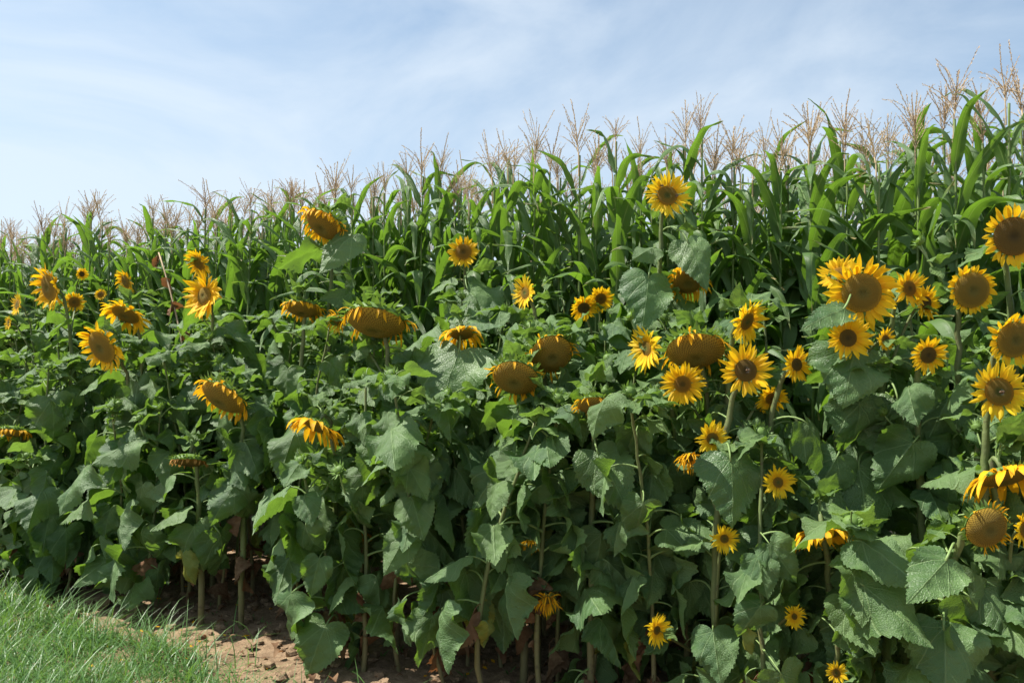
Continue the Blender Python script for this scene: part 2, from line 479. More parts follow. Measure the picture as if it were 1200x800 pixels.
for i in range(230):
    s_ = rnd.uniform(-4, 3); p = row_pt(s_, rnd.uniform(-0.7, 1.3))
    a = rnd.uniform(0, 6.28); z = gnoise(p.x, p.y) + 0.012
    d = Vector((math.cos(a), math.sin(a), 0)) * rnd.uniform(0.015, 0.03); sd_ = Vector((-d.y, d.x, 0)) * 0.3
    c = Vector((p.x, p.y, z))
    fp.grid([[c - d, c - d], [c - sd_ + Vector((0, 0, .006)), c + sd_], [c + d + Vector((0, 0, .004)), c + d + Vector((0, 0, .004))]], [[(0, 0), (0, 1)], [(.5, 0), (.5, 1)], [(1, 0), (1, 1)]])
tag(link('fallen_petals', fp.mesh('fallen_petals', [M['petal_mature']])), 'orange petals fallen on the soil under the sunflowers', 'petals', 'stuff')

# ------------------------------------------------------------------ sunflower leaf
OUT = [(-0.005, 0.0), (-0.10, 0.075), (-0.155, 0.20), (-0.13, 0.33), (-0.02, 0.435), (0.13, 0.475), (0.30, 0.455), (0.46, 0.385), (0.62, 0.285), (0.77, 0.18), (0.89, 0.085), (1.0, 0.0)]
def cr(pts, t):
    n = len(pts) - 1; f = t * n; i = min(int(f), n - 1); f -= i
    P = [pts[max(i - 1, 0)], pts[i], pts[i + 1], pts[min(i + 2, n)]]
    return tuple(0.5 * (2 * P[1][k] + (P[2][k] - P[0][k]) * f + (2 * P[0][k] - 5 * P[1][k] + 4 * P[2][k] - P[3][k]) * f * f + (3 * P[1][k] - P[0][k] - 3 * P[2][k] + P[3][k]) * f ** 3) for k in range(2))
def flat_leaf(rg, wide=1.0, NS=44, NK=7):
    """flat leaf coordinates: list of rows (both sides), each row from midrib to toothed rim"""
    sides = []
    for sg in (1, -1):
        rows = []
        w1 = wide * rg.uniform(0.93, 1.07)
        for i in range(NS + 1):
            t = i / NS
            o = cr(OUT, t)
            ox, oy = o[0], max(o[1], 0) * w1
            tooth = (0.026 if i % 2 else -0.008) * rg.uniform(0.4, 1.3) * min(1, t * 5) * min(1, (1 - t) * 6)
            rr = math.hypot(ox - 0.25, oy) + 1e-6
            ox += (ox - 0.25) / rr * tooth + tooth * 0.5; oy += oy / rr * tooth
            mxp = max(0.0, (t - 0.28) / 0.72) ** 1.08
            rows.append([(mxp + (ox - mxp) * (k / NK), oy * (k / NK) * sg) for k in range(NK + 1)])
        sides.append(rows)
    return sides
def pucker(x, y):
    y = abs(y); s_ = (x - 0.95 * y + 0.55 * y * y) * 4.6 + 3.4
    fr = abs((s_ % 1.0) - 0.5) * 2          # 1 on the vein, 0 between
    return (1 - fr ** 2)
def make_blade(mb, rg, M4, length, p0, bend, fold, wav, wide=1.0, twist=0.0, mi=0):
    """M4: frame at the blade's base (x along, y side, z up). p0/bend: pitch along the blade, radians."""
    ph = rg.uniform(0, 6.28); ph2 = rg.uniform(0, 6.28); asym = rg.uniform(-0.25, 0.25)
    NM = 24; mid = [(0.0, 0.0, p0)]
    for i in range(NM):
        t = i / NM; a = p0 - bend * (t ** 0.8)
        x, z, _ = mid[-1]
        mid.append((x + math.cos(a) / NM, z + math.sin(a) / NM, a))
    def put(x, y):
        if x <= 0:
            a = p0 + 0.5 * bend * x; bx, bz = math.cos(a) * x, math.sin(a) * x
        else:
            f = min(x, 0.9999) * NM; i = int(f); f -= i
            bx = mid[i][0] + (mid[i + 1][0] - mid[i][0]) * f; bz = mid[i][1] + (mid[i + 1][1] - mid[i][1]) * f; a = mid[i + 1][2]
        ya = abs(y)
        h = -fold * ya + 0.9 * fold * ya * ya * (1 if y > 0 else 0.6)
        h += wav * math.sin(9 * x + ph + (2.0 if y > 0 else 0)) * ya * ya * 1.8
        h += wav * 0.7 * math.sin(4 * x + 7 * y + ph2) * ya
        h += asym * y * ya
        h += 0.014 * pucker(x, y) * min(1, ya * 6) + 0.014 * math.sin(21 * x + ph + 5 * y) * math.sin(17 * y + ph2 + 4 * x)
        yy = y * (1 - 0.28 * abs(fold) * ya)
        tw = twist * x
        cy, cz = yy * math.cos(tw) - h * math.sin(tw), yy * math.sin(tw) + h * math.cos(tw)
        p = Vector((bx - cz * math.sin(a), cy, bz + cz * math.cos(a))) * length
        return M4 @ p
    for rows in flat_leaf(rg, wide):
        mb.grid([[put(*q) for q in r] for r in rows], rows, mi)
        if rows[0][-1][1] < 0:                      # keep the upper side outward
            nf = (len(rows) - 1) * (len(rows[0]) - 1)
            mb.f[-nf:] = [tuple(reversed(f)) for f in mb.f[-nf:]]
def make_leaf_mesh(i, rg, droop, mat, wide=1.0):
    mb = MB()
    # petiole: leaves the stem upwards and outwards, arches over, carries the blade
    pts = []; a = R(rg.uniform(25, 60)); p = Vector((0, 0, 0)); Lp = rg.uniform(0.42, 0.72); end = -droop * 0.55
    for k in range(7):
        pts.append(p.copy()); t = k / 6
        an = a + (end - a) * t ** 1.5
        p = p + Vector((math.cos(an), 0, math.sin(an))) * Lp / 6
    base = pts[-1]
    mb.tube(pts, [0.030, 0.021, 0.018, 0.017, 0.016, 0.016, 0.012], 5, 1)
    M4 = Matrix.Translation(base)
    make_blade(mb, rg, M4, 1.0, -droop * 0.72, droop * rg.uniform(0.35, 0.75), rg.uniform(0.15, 0.75), rg.uniform(0.18, 0.55), wide, rg.uniform(-0.7, 0.7))
    # thick pale midrib under the blade
    return mb.mesh('sunflower_leaf', [mat, M['petiole']])
rg = random.Random(3)
LEAF = {}
for i in range(18):
    LEAF[i] = make_leaf_mesh(i, rg, R([20, 42, 62, 80, 95, 108][i % 6]), M['sf_leaf'], rg.uniform(0.88, 1.08))
YOUNG = [make_leaf_mesh(0, rg, R(rg.uniform(-5, 60)), M['young_leaf'], 0.8) for i in range(6)]
YELLOW = [make_leaf_mesh(0, rg, R(rg.uniform(85, 115)), M['yellow_leaf'], 0.85) for i in range(3)]
def make_dry_leaf(rg):
    mb = MB()
    pts = [Vector((0, 0, 0)), Vector((0.12, 0, 0.02)), Vector((0.22, 0, -0.10)), Vector((0.25, 0, -0.3))]
    mb.tube(pts, [0.02, 0.013, 0.012, 0.01], 4)
    make_blade(mb, rg, Matrix.Translation(pts[-1]), 0.9, R(-88), R(rg.uniform(-30, 30)), rg.uniform(1.4, 2.6), rg.uniform(0.9, 1.9), rg.uniform(0.4, 0.7), rg.uniform(-2.5, 2.5))
    return mb.mesh('dry_leaf', [M['dry']])
DRY = [make_dry_leaf(rg) for i in range(5)]

lt = MB()
for i in range(900):
    s_ = rnd.uniform(-5, 4); p = row_pt(s_, rnd.uniform(-0.35, 2.0))
    if grassy(p.x, p.y) > 0.0: continue
    sz = rnd.uniform(0.02, 0.07); az = rnd.uniform(0, 6.28)
    F = Matrix.Translation((p.x, p.y, gnoise(p.x, p.y) + 0.012)) @ Matrix.Rotation(az, 4, 'Z') @ Matrix.Rotation(rnd.uniform(-.5, .2), 4, 'Y')
    rows = []; k0 = rnd.uniform(.2, .9); wv = rnd.uniform(0.2, 0.5)
    for a in range(5):
        x = a / 4; wq = wv * math.sin(math.pi * (0.08 + 0.88 * x)) * rnd.uniform(.7, 1.2)
        rows.append([F @ (Vector((x, y * wq, abs(y) * wq * k0 + 0.25 * math.sin(3 * x))) * sz) for y in (-1, 0, 1)])
    lt.grid(rows)
tag(link('leaf_litter', lt.mesh('leaf_litter', [M['dry']])), 'curled brown leaf litter strewn over the soil between the stems', 'leaf litter', 'stuff')

# ------------------------------------------------------------------ sunflower head
G_DOWN = Vector((0, 0, -1))
def flower_head(root, c, n, Rad, dr, style, rg, name='flower_head'):
    """c: centre in the plant's frame, n: where the face looks, Rad: reach of the petals"""
    n = n.normalized(); u = n.cross(Vector((0.03, 0, 1))).normalized(); v = n.cross(u)
    def P(x, y, z): return u * x + v * y + n * z
    rd = Rad * dr
    dome = {'fresh': 0.10, 'lemon': 0.08, 'mature': 0.30, 'shed': 0.34, 'dry': 0.2, 'ragged': 0.16, 'skirt': 0.2}[style]
    mb = MB(); NR, NA = 10, 32; rows = []; uv = []
    ecc = rg.uniform(0.94, 1.04)
    for i in range(NR + 1):
        r = rd * i / NR; rr = i / NR
        z = dome * rd * (1 - rr ** 2.4) * 1.2 - (0.10 * rd * math.exp(-(rr / 0.22) ** 2))
        rows.append([P(r * math.cos(a) * ecc, r * math.sin(a), z) for a in [k * 2 * math.pi / NA for k in range(NA)]])
        uv.append([(rr * math.cos(a), rr * math.sin(a)) for a in [k * 2 * math.pi / NA for k in range(NA)]])
    mb.grid(rows, uv, 0, True)
    dm = {'fresh': 'disc_orange', 'lemon': 'disc_green', 'mature': 'disc_brown', 'shed': 'disc_brown', 'dry': 'disc_dark', 'ragged': 'disc_brown', 'skirt': 'disc_brown'}[style]
    if style == 'fresh' and rg.random() < 0.3: dm = 'disc_dark'
    head = link(name, mb.mesh(name, [M[dm]]), root, c)
    # petals
    pb = MB()
    cfg = {   # count, length beyond disc, width, elevation(deg), gravity, curl
        'fresh': (rg.randint(36, 44), 1.0, 0.17, (-4, 28), 0.03, 0.03),
        'lemon': (rg.randint(40, 50), 1.0, 0.145, (0, 26), 0.03, 0.02),
        'mature': (rg.randint(40, 48), 1.15, 0.15, (-5, 75), 0.34, 0.12),
        'shed': (rg.randint(24, 30), 1.0, 0.10, (-20, 100), 0.22, 0.30),
        'skirt': (rg.randint(26, 32), 1.0, 0.24, (-10, 35), 0.50, 0.08),
        'ragged': (rg.randint(44, 52), 1.0, 0.15, (-15, 45), 0.13, 0.12),
        'dry': (34, 0.8, 0.10, (30, 75), 0.55, 0.0)}[style]
    npet, ln, wd, el, gv, cu = cfg
    reach = max(Rad - rd, Rad * 0.22)
    if style in ('mature', 'dry'): reach = max(reach * 1.35, Rad * 0.34)
    if style == 'skirt': reach = Rad * 0.85
    if style == 'shed': reach = max(reach, Rad * 0.42)
    for k in range(npet):
        a = k * 2 * math.pi / npet * (1 if style != 'shed' else 1) + rg.uniform(-0.12, 0.12)
        if style == 'shed': a = rg.uniform(0, 6.283)
        lay = k % 2
        rad = P(math.cos(a), math.sin(a), 0); tan = P(-math.sin(a), math.cos(a), 0)
        e = R(rg.uniform(*el)) + (0.12 if lay else -0.08)
        d = (rad * math.cos(e) + n * math.sin(e)).normalized()
        p = rad * rd * 0.96 + n * (-0.04 * rd * (1 + lay))
        Lp = reach * ln * rg.uniform(0.78, 1.18); W = wd * Rad * rg.uniform(0.75, 1.2)
        if style in ('mature', 'dry', 'shed'): W *= rg.uniform(0.55, 1.0)
        tw = rg.uniform(-0.5, 0.5) * (2.0 if style in ('mature', 'shed', 'dry') else 0.7)
        side_c = rg.uniform(-0.10, 0.10) * (2 if style != 'fresh' else 1)
        rows = []; uv = []
        prof = [0.42, 0.82, 1.0, 0.95, 0.66, 0.06]
        NS = 5
        for i in range(NS + 1):
            t = i / NS
            sd = (tan * math.cos(tw * t) + d.cross(tan) * math.sin(tw * t))
            nn = d.cross(sd)
            ww = W * prof[i] * 0.5
            rows.append([p - sd * ww - nn * ww * 0.25, p + nn * ww * 0.15, p + sd * ww - nn * ww * 0.25])
            uv.append([(t, 0), (t, 0.5), (t, 1)])
            p = p + d * Lp / NS
            d = (d + G_DOWN * gv * (0.5 + t) + n * cu * rg.uniform(-1, 1.6) + tan * side_c + rad * (-0.08 if style == 'mature' else -0.02)).normalized()
        pb.grid(rows, uv)
    pm = {'fresh': 'petal_fresh', 'lemon': 'petal_lemon', 'mature': 'petal_mature', 'shed': 'petal_mature', 'dry': 'petal_dry', 'ragged': 'petal_fresh', 'skirt': 'petal_mature'}[style]
    link('petals', pb.mesh('petals', [M[pm]]), head)
    # green back and pointed bracts
    bb = MB(); rows = []
    back = 0.42 * rd if style in ('mature', 'shed', 'dry') else 0.38 * rd
    for i in range(7):
        t = i / 6; r = rd * (1.02 * math.cos(t * 1.35)) ; z = -0.03 * rd - back * math.sin(t * 1.45)
        rows.append([P(r * math.cos(q), r * math.sin(q), z) for q in [j * 2 * math.pi / 18 for j in range(18)]])
    bb.grid(rows, None, 0, True)
    nb = 58 if style in ('mature', 'shed', 'dry') else 34
    for k in range(nb):
        a = k * 2.39996; rad = P(math.cos(a), math.sin(a), 0); tan = P(-math.sin(a), math.cos(a), 0)
        e = R(rg.uniform(-55, 35)); d = (rad * math.cos(e) + n * math.sin(e) * (0.5)).normalized()
        lay = k / nb
        p = rad * rd * (1.0 - 0.25 * lay) - n * back * (0.1 + 0.55 * lay)
        Lb = rd * rg.uniform(0.22, 0.45) + Rad * 0.05; W = rd * rg.uniform(0.10, 0.18)
        rows = []
        for i, wf in enumerate((0.9, 1.0, 0.55, 0.05)):
            rows.append([p - tan * W * wf * 0.5, p + tan * W * wf * 0.5])
            p = p + d * Lb / 3
            d = (d + n * rg.uniform(-0.5, 0.15) + tan * rg.uniform(-.2, .2)).normalized()
        bb.grid(rows)
    link('bracts', bb.mesh('bracts', [M['bract']]), head)
    return head, c - n * (0.03 * rd + back * 0.92)

def bez(P0, P1, P2, P3, n=16):
    out = []
    for i in range(n + 1):
        t = i / n
        out.append(P0 * (1 - t) ** 3 + P1 * 3 * t * (1 - t) ** 2 + P2 * 3 * t * t * (1 - t) + P3 * t ** 3)
    return out

FEAT = {}
def put_leaf(root, base, az, size, mesh, roll=0.0, tilt=0.0, name='leaf', label=None):
    m = Matrix.Translation(base) @ Matrix.Rotation(az, 4, 'Z') @ Matrix.Rotation(tilt, 4, 'Y') @ Matrix.Rotation(roll, 4, 'X') @ Matrix.Diagonal((size, size * (1 if (hash((round(az, 3))) % 2) else -1), size, 1))
    if m.determinant() < 0:
        m = Matrix.Translation(base) @ Matrix.Rotation(az, 4, 'Z') @ Matrix.Rotation(tilt, 4, 'Y') @ Matrix.Rotation(roll, 4, 'X') @ Matrix.Diagonal((size, size, size, 1))
    o = link(name, mesh, root, mat=m)
    if label: o['label'] = label
    return o

def leaves_on(root, path, rg, zmin, nleaf, smin, smax, world_base, front):
    ztop = max(p.z for p in path)
    a0 = rg.uniform(0, 6.28)
    for k in range(nleaf):
        t = (k + 0.5) / nleaf
        z = zmin + (ztop - 0.05 - zmin) * t ** 0.9
        # the point of the stem at this height
        i = min(range(len(path)), key=lambda q: abs(path[q].z - z) + q * 0.001)
        p = path[i]
        az = a0 + k * 2.39996 + rg.uniform(-0.4, 0.4)
        sz = smin + (smax - smin) * math.sin(math.pi * min(1, 0.18 + t * 0.8)) ** 0.8
        sz *= rg.uniform(0.8, 1.15)
        if t > 0.88:
            put_leaf(root, p, az, sz * 0.55, rg.choice(YOUNG), rg.uniform(-.3, .3), rg.uniform(-0.4, .1))
        elif t < 0.16 and rg.random() < 0.25:
            put_leaf(root, p, az, sz * 0.8, rg.choice(YELLOW), rg.uniform(-.3, .3), 0, 'leaf', 'yellowing lower leaf')
        else:
            lo, hi = (0, 18)
            mi = rg.randrange(lo, hi)
            if t > 0.62: mi = rg.choice([0, 1, 2, 6, 7, 8, 12, 13, 14, 3])
            put_leaf(root, p, az, sz, LEAF[mi], rg.uniform(-.45, .45), rg.uniform(-0.2, 0.25))
    for k in range(rg.randint(1, 3)):
        z = rg.uniform(0.2, max(0.35, zmin + 0.1))
        i = min(range(len(path)), key=lambda q: abs(path[q].z - z))
        put_leaf(root, path[i], rg.uniform(0, 6.28), rg.uniform(0.12, 0.22), rg.choice(DRY), rg.uniform(-.3, .3), rg.uniform(-.3, .2), 'dry_leaf')

# (px, py, diameter px, nx, nz, disc share, style, offset from the front row, label or index of the plant that carries it)
H = [
 (782, 229, 56, 0.05, 0.12, .40, 'lemon', .75, 'tallest upright sunflower, round yellow bloom with two bees raised high against the corn'),
 (543, 295, 37, 0.0, 0.05, .48, 'fresh', 1.1, 'small upright sunflower bloom standing alone against the corn above the broad leaves'),
 (380, 264, 62, -.36, -.78, .74, 'mature', .55, 'tall sunflower with bent neck, big heavy head nodding below the corn tassels'),
 (57, 337, 56, -.50, -.22, .52, 'ragged', .30, 'sunflower at the far left with curling orange petals, higher of two large heads'),
 (119, 407, 64, -.36, -.42, .58, 'ragged', .05, 'sunflower with large shaggy brown-centred head, lower of the two large heads at left'),
 (147, 369, 58, -.15, -.80, .50, 'ragged', .30, 'sunflower with flat head seen edge-on just above the lower shaggy head'),
 (147, 330, 32, -.50, -.35, .45, 'ragged', .80, 'small drooping sunflower head with a leaf in front, near the corn at left'),
 (118, 345, 14, 0.0, 0.1, .50, 'fresh', .90, 'tiny round sunflower bloom between two larger heads at left'),
 (87, 354, 24, .30, -.1, .50, 'fresh', .60, 3),
 (96, 321, 15, .85, 0.0, .4, 'fresh', 1.2, 'tiny sunflower turned sideways close to the corn at left'),
 (20, 357, 28, -.60, 0.1, .4, 'lemon', .55, 'small side-facing yellow sunflower at the left border of the field'),
 (10, 378, 18, -.6, 0.0, .4, 'lemon', .50, 10),
 (239, 347, 60, -.45, 0.05, .34, 'ragged', .45, 'ruffled bright yellow sunflower pair on bent stems, left of centre'),
 (233, 309, 38, -.40, -.45, .4, 'ragged', .50, 12),
 (355, 362, 50, -.05, -.94, .78, 'mature', .50, 'sunflower facing the ground with a fringe of short orange petals, behind the broad drooping head'),
 (440, 377, 86, -.10, -.92, .80, 'shed', .20, 'sunflower with very broad face-down head and green bracts above, left of centre'),
 (395, 376, 26, -.6, -.3, .5, 'mature', .30, 15),
 (541, 392, 42, 0.05, -.9, .6, 'skirt', .40, 'sunflower head peeping out beneath a broad green leaf near the centre'),
 (615, 343, 40, -.76, 0.0, .34, 'lemon', .80, 'small star-shaped sunflower looking left on a thin bent neck near the centre'),
 (704, 350, 32, .20, -.40, .4, 'fresh', 1.0, 'small nodding sunflower pair just left of the tall upright bloom'),
 (684, 361, 34, .10, -.55, .4, 'fresh', .95, 19),
 (806, 330, 52, -.1, -.65, .62, 'mature', .85, 'sunflower head half hidden by a hanging leaf under the tall upright bloom'),
 (876, 377, 58, .52, -.42, .34, 'lemon', .20, 'bright sunflower tilted to the right on an arched pale neck'),
 (874, 434, 62, 0.0, 0.08, .40, 'fresh', .00, 'open sunflower facing the camera with broad pointed petals and a bee on its brown disc'),
 (757, 408, 54, -.86, -.1, .3, 'lemon', .25, 'sunflower in profile with petals pointing down right, left of the wide bare disc'),
 (815, 411, 76, -.08, -.82, .82, 'shed', .15, 'sunflower with wide brown disc and few withered petals under an arched neck'),
 (800, 450, 52, -.05, 0.05, .36, 'fresh', .05, 25),
 (934, 427, 42, .35, 0.05, .34, 'fresh', .15, 'small star-like sunflower with dark centre to the left of the largest leaf'),
 (835, 514, 42, .10, 0.1, .32, 'lemon', .00, 23),
 (808, 536, 30, -.3, -.5, .35, 'mature', .10, 23),
 (604, 443, 64, -.18, -.70, .80, 'shed', .05, 'nodding sunflower with yellow-fringed brown disc, lower of two side by side near the centre'),
 (646, 415, 60, .10, -.60, .82, 'shed', .20, 'nodding sunflower with nearly bare brown disc, upper of two side by side near the centre'),
 (696, 475, 50, -.05, -.84, .72, 'shed', -.05, 'smaller drooping sunflower with bare orange disc on a straight stem right of centre'),
 (262, 466, 68, -.34, -.74, .78, 'mature', .00, 'sunflower with bulging golden head bowed to the left and spiky green bracts'),
 (371, 500, 54, -.35, -.85, .6, 'skirt', .00, 'sunflower with petals hanging like a skirt beside a hanging leaf, left of centre'),
 (222, 541, 46, 0.0, -.96, .8, 'dry', -.05, 'faded sunflower bowed to the ground with brown dried petals above the bare soil'),
 (15, 506, 40, 0.0, -.96, .7, 'mature', -.05, 'face-down sunflower low at the left border of the field'),
 (1010, 343, 86, -.02, -.12, .50, 'ragged', .25, 'largest yellow sunflower of the right-hand cluster with long petals and smaller blooms below it'),
 (984, 322, 48, -.45, 0.35, .4, 'fresh', .40, 37),
 (1066, 338, 46, .25, 0.05, .38, 'fresh', .40, 'pair of overlapping golden blooms on one sunflower right of the largest bloom'),
 (1086, 355, 40, .35, -.05, .36, 'fresh', .45, 39),
 (994, 396, 54, 0.0, 0.0, .36, 'fresh', .15, 37),
 (1038, 398, 28, .40, 0.0, .4, 'fresh', .20, 37),
 (1088, 416, 44, 0.0, -.2, .42, 'fresh', .15, 'small sunflower with flat dark disc low behind the largest heart-shaped leaf'),
 (1139, 340, 58, .05, -.15, .68, 'ragged', .45, 'sunflower with big dark disc and stubby petals between the golden pair and the right edge'),
 (1188, 277, 74, -.05, -.10, .58, 'fresh', .50, 'high sunflower with large brown disc cut by the right edge, just under the corn'),
 (1189, 398, 66, .05, -.15, .60, 'ragged', .15, 'sunflower with large dark disc at the right edge, middle of the three one above another'),
 (1171, 459, 68, 0.0, 0.08, .46, 'lemon', -.05, 'round sunflower with dense short petals at right, lowest of the three facing blooms'),
 (905, 467, 38, 0.0, -.5, .4, 'fresh', .25, 23),
 (912, 565, 40, .10, 0.1, .30, 'lemon', -.05, 22),
 (849, 631, 34, .05, 0.1, .28, 'lemon', -.10, 23),
 (931, 722, 28, .20, 0.2, .25, 'lemon', -.15, 27),
 (965, 626, 52, 0.0, -.92, .7, 'skirt', -.05, 'sunflower turned to the ground with a skirt of orange petals low at the right'),
 (1178, 560, 74, .05, -.86, .66, 'skirt', -.05, 'broad drooping orange sunflower near the right edge above the bare seed head'),
 (1156, 618, 52, -.02, -.22, .88, 'shed', -.25, 'bare round seed head with a single hanging petal, front right'),
 (1203, 620, 46, .3, 0.0, .4, 'lemon', -.15, 53),
 (980, 788, 26, 0.0, 0.2, .35, 'lemon', -.15, 52),
 (770, 738, 38, .50, 0.0, .25, 'lemon', -.10, 25),
 (641, 703, 30, .05, -.5, .4, 'mature', -.05, 30),
 (621, 636, 22, -.1, -.7, .45, 'mature', -.05, 30),
 (428, 627, 18, 0, -.6, .5, 'mature', .35, 34),
 (36, 700, 0, 0, 0, 0, '', 0, ''),
]
H = [h for h in H if h[2] > 0]
plants = {}
taken = []
hp = {}
for i, h in enumerate(H):
    px, py, D, nx, nz, dr, style, off, lab = h
    dep = depth_at(px, off)
    c = at(px, py, dep)
    Rad = D / 2 / FPX * dep * 1.06
    ny = -math.sqrt(max(0.02, 1 - nx * nx - nz * nz))
    n = Vector((nx, ny, nz)).normalized()
    rgi = random.Random(100 + i)
    if isinstance(lab, str):
        back = Vector((n.x, n.y, 0)) * (0.10 + 0.16 * max(0, -nz))
        base = Vector((c.x - back.x + rgi.uniform(-.12, .12), c.y - back.y + rgi.uniform(0, .08), 0))
        if c.z > 1.9 or True: base.z = gnoise(base.x, base.y) - 0.02
        root = thing('sunflower', lab, 'sunflower', base, 0, 'sunflowers in bloom along the field edge')
        head, tail = flower_head(root, c - base, n, Rad, dr, style, rgi)
        Lb = 0.09 + 0.10 * max(0, -nz)
        top = tail - n * Lb
        P1 = Vector((0, 0, max(0.3, top.z * 0.75))) + Vector((rgi.uniform(-.05, .05), rgi.uniform(-.04, .04), 0))
        path = bez(Vector((0, 0, 0)), P1, top + Vector((0, 0, 0.02)), tail, 20)
        if nz < -0.3 and D > 40:
            for k in range(5):
                q = path[rgi.choice([17, 18, 18, 19])]
                put_leaf(root, q, rgi.uniform(0, 6.28), rgi.uniform(.09, .15), rgi.choice(YOUNG), rgi.uniform(-.4, .4), rgi.uniform(-1.1, -.4))
        plants[i] = (root, path, base, rgi)
        hp[i] = (c, Rad)
        taken.append((base.x, base.y))
    else:
        root, path, base, _ = plants[lab]
        cl_ = c - base
        head, tail = flower_head(root, cl_, n, Rad, dr, style, rgi)
        zt = max(0.3, cl_.z - rgi.uniform(0.25, 0.4))
        j = min(range(len(path)), key=lambda q: abs(path[q].z - zt) + q * 0.001)
        S = path[j]
        br = bez(S, S + Vector(((cl_.x - S.x) * .3, (cl_.y - S.y) * .3, 0.12)), tail - n * (0.08 + .1 * max(0, -nz)), tail, 12)
        mb = MB(); mb.tube(br, [0.009 - 0.004 * q / 12 for q in range(13)], 7)
        link('branch', mb.mesh('branch', [M['stem']]), root)
        for q in (5, 9):
            put_leaf(root, br[q], rgi.uniform(0, 6.28), rgi.uniform(.08, .14), rgi.choice(YOUNG), 0, 0)
        hp[i] = (c, Rad)

def bud_into(mb, c, n, r, rg, mi=0):
    u = n.orthogonal().normalized(); v = n.cross(u); rows = []
    for i in range(6):
        th = math.pi * (0.02 + 0.9 * i / 5)
        rows.append([c + (u * math.cos(a) + v * math.sin(a)) * r * math.sin(th) + n * r * math.cos(th) * 0.75 for a in [k * 0.5236 for k in range(12)]])
    mb.grid(rows, None, mi, True)
    for k in range(26):
        a = k * 2.39996; rad = u * math.cos(a) + v * math.sin(a); tan = v * math.cos(a) - u * math.sin(a)
        lay = k / 26; p = c + rad * r * (0.95 - 0.3 * lay) + n * r * (0.25 - 0.6 * lay)
        d = (rad * rg.uniform(.4, 1.0) + n * rg.uniform(0.1, 1.0)).normalized(); Lb = r * rg.uniform(0.8, 1.5); W = r * rg.uniform(0.35, 0.5)
        rows = []
        for wf in (0.9, 1.0, 0.55, 0.05):
            rows.append([p - tan * W * wf * 0.5, p + tan * W * wf * 0.5]); p = p + d * Lb / 3
            d = (d - rad * rg.uniform(-.2, .5)).normalized()
        mb.grid(rows, None, mi)
def shoot_mesh(rg):
    mb = MB(); L0 = rg.uniform(0.16, 0.3); a = R(rg.uniform(35, 70))
    end = Vector((math.cos(a), 0, math.sin(a))) * L0
    pts = bez(Vector((0, 0, 0)), Vector((0.05, 0, 0.01)), end * 0.7 + Vector((0.02, 0, -0.02)), end, 8)
    mb.tube(pts, [0.007 - 0.003 * q / 8 for q in range(9)], 6, 1)
    for k in range(rg.randint(4, 7)):
        q = pts[rg.randint(3, 8)]; az = rg.uniform(0, 6.28); sz = rg.uniform(0.06, 0.13)
        make_blade(mb, rg, Matrix.Translation(q) @ Matrix.Rotation(az, 4, 'Z') @ Matrix.Translation((0.02, 0, 0.005)), sz, R(rg.uniform(-40, 50)), R(rg.uniform(10, 60)), rg.uniform(.2, .8), rg.uniform(.1, .4), rg.uniform(.55, .85), rg.uniform(-.5, .5))
    bud_into(mb, end + Vector((0, 0, 0.012)), (end.normalized() + Vector((rg.uniform(-.5, .5), rg.uniform(-.5, .5), -0.3))).normalized(), rg.uniform(0.014, 0.026), rg, 2)
    return mb.mesh('side_shoot', [M['young_leaf'], M['petiole'], M['bract']])
rg = random.Random(31)
SHOOT = [shoot_mesh(rg) for i in range(7)]
def bud_mesh(rg):
    mb = MB(); bud_into(mb, Vector((0, 0, 0.02)), Vector((rg.uniform(-.6, .6), -0.6, 0.5)).normalized(), 0.03, rg); return mb.mesh('bud', [M['bract']])
BUDS = [bud_mesh(rg) for i in range(4)]

def blocks_head(wp, reach):
    """would a leaf spreading `reach` round wp cover a bloom's face as seen from the path?"""
    a = (wp.x - EYE.x) / wp.y; b = (wp.z - EYE.z) / wp.y
    for c, Rad in hp.values():
        if wp.y < c.y + 0.05:
            ca = c.x / c.y; cb = (c.z - EYE.z) / c.y
            if math.hypot(a - ca, b - cb) < (Rad / c.y) * 0.9 + reach / wp.y * 0.42: return True
    return False

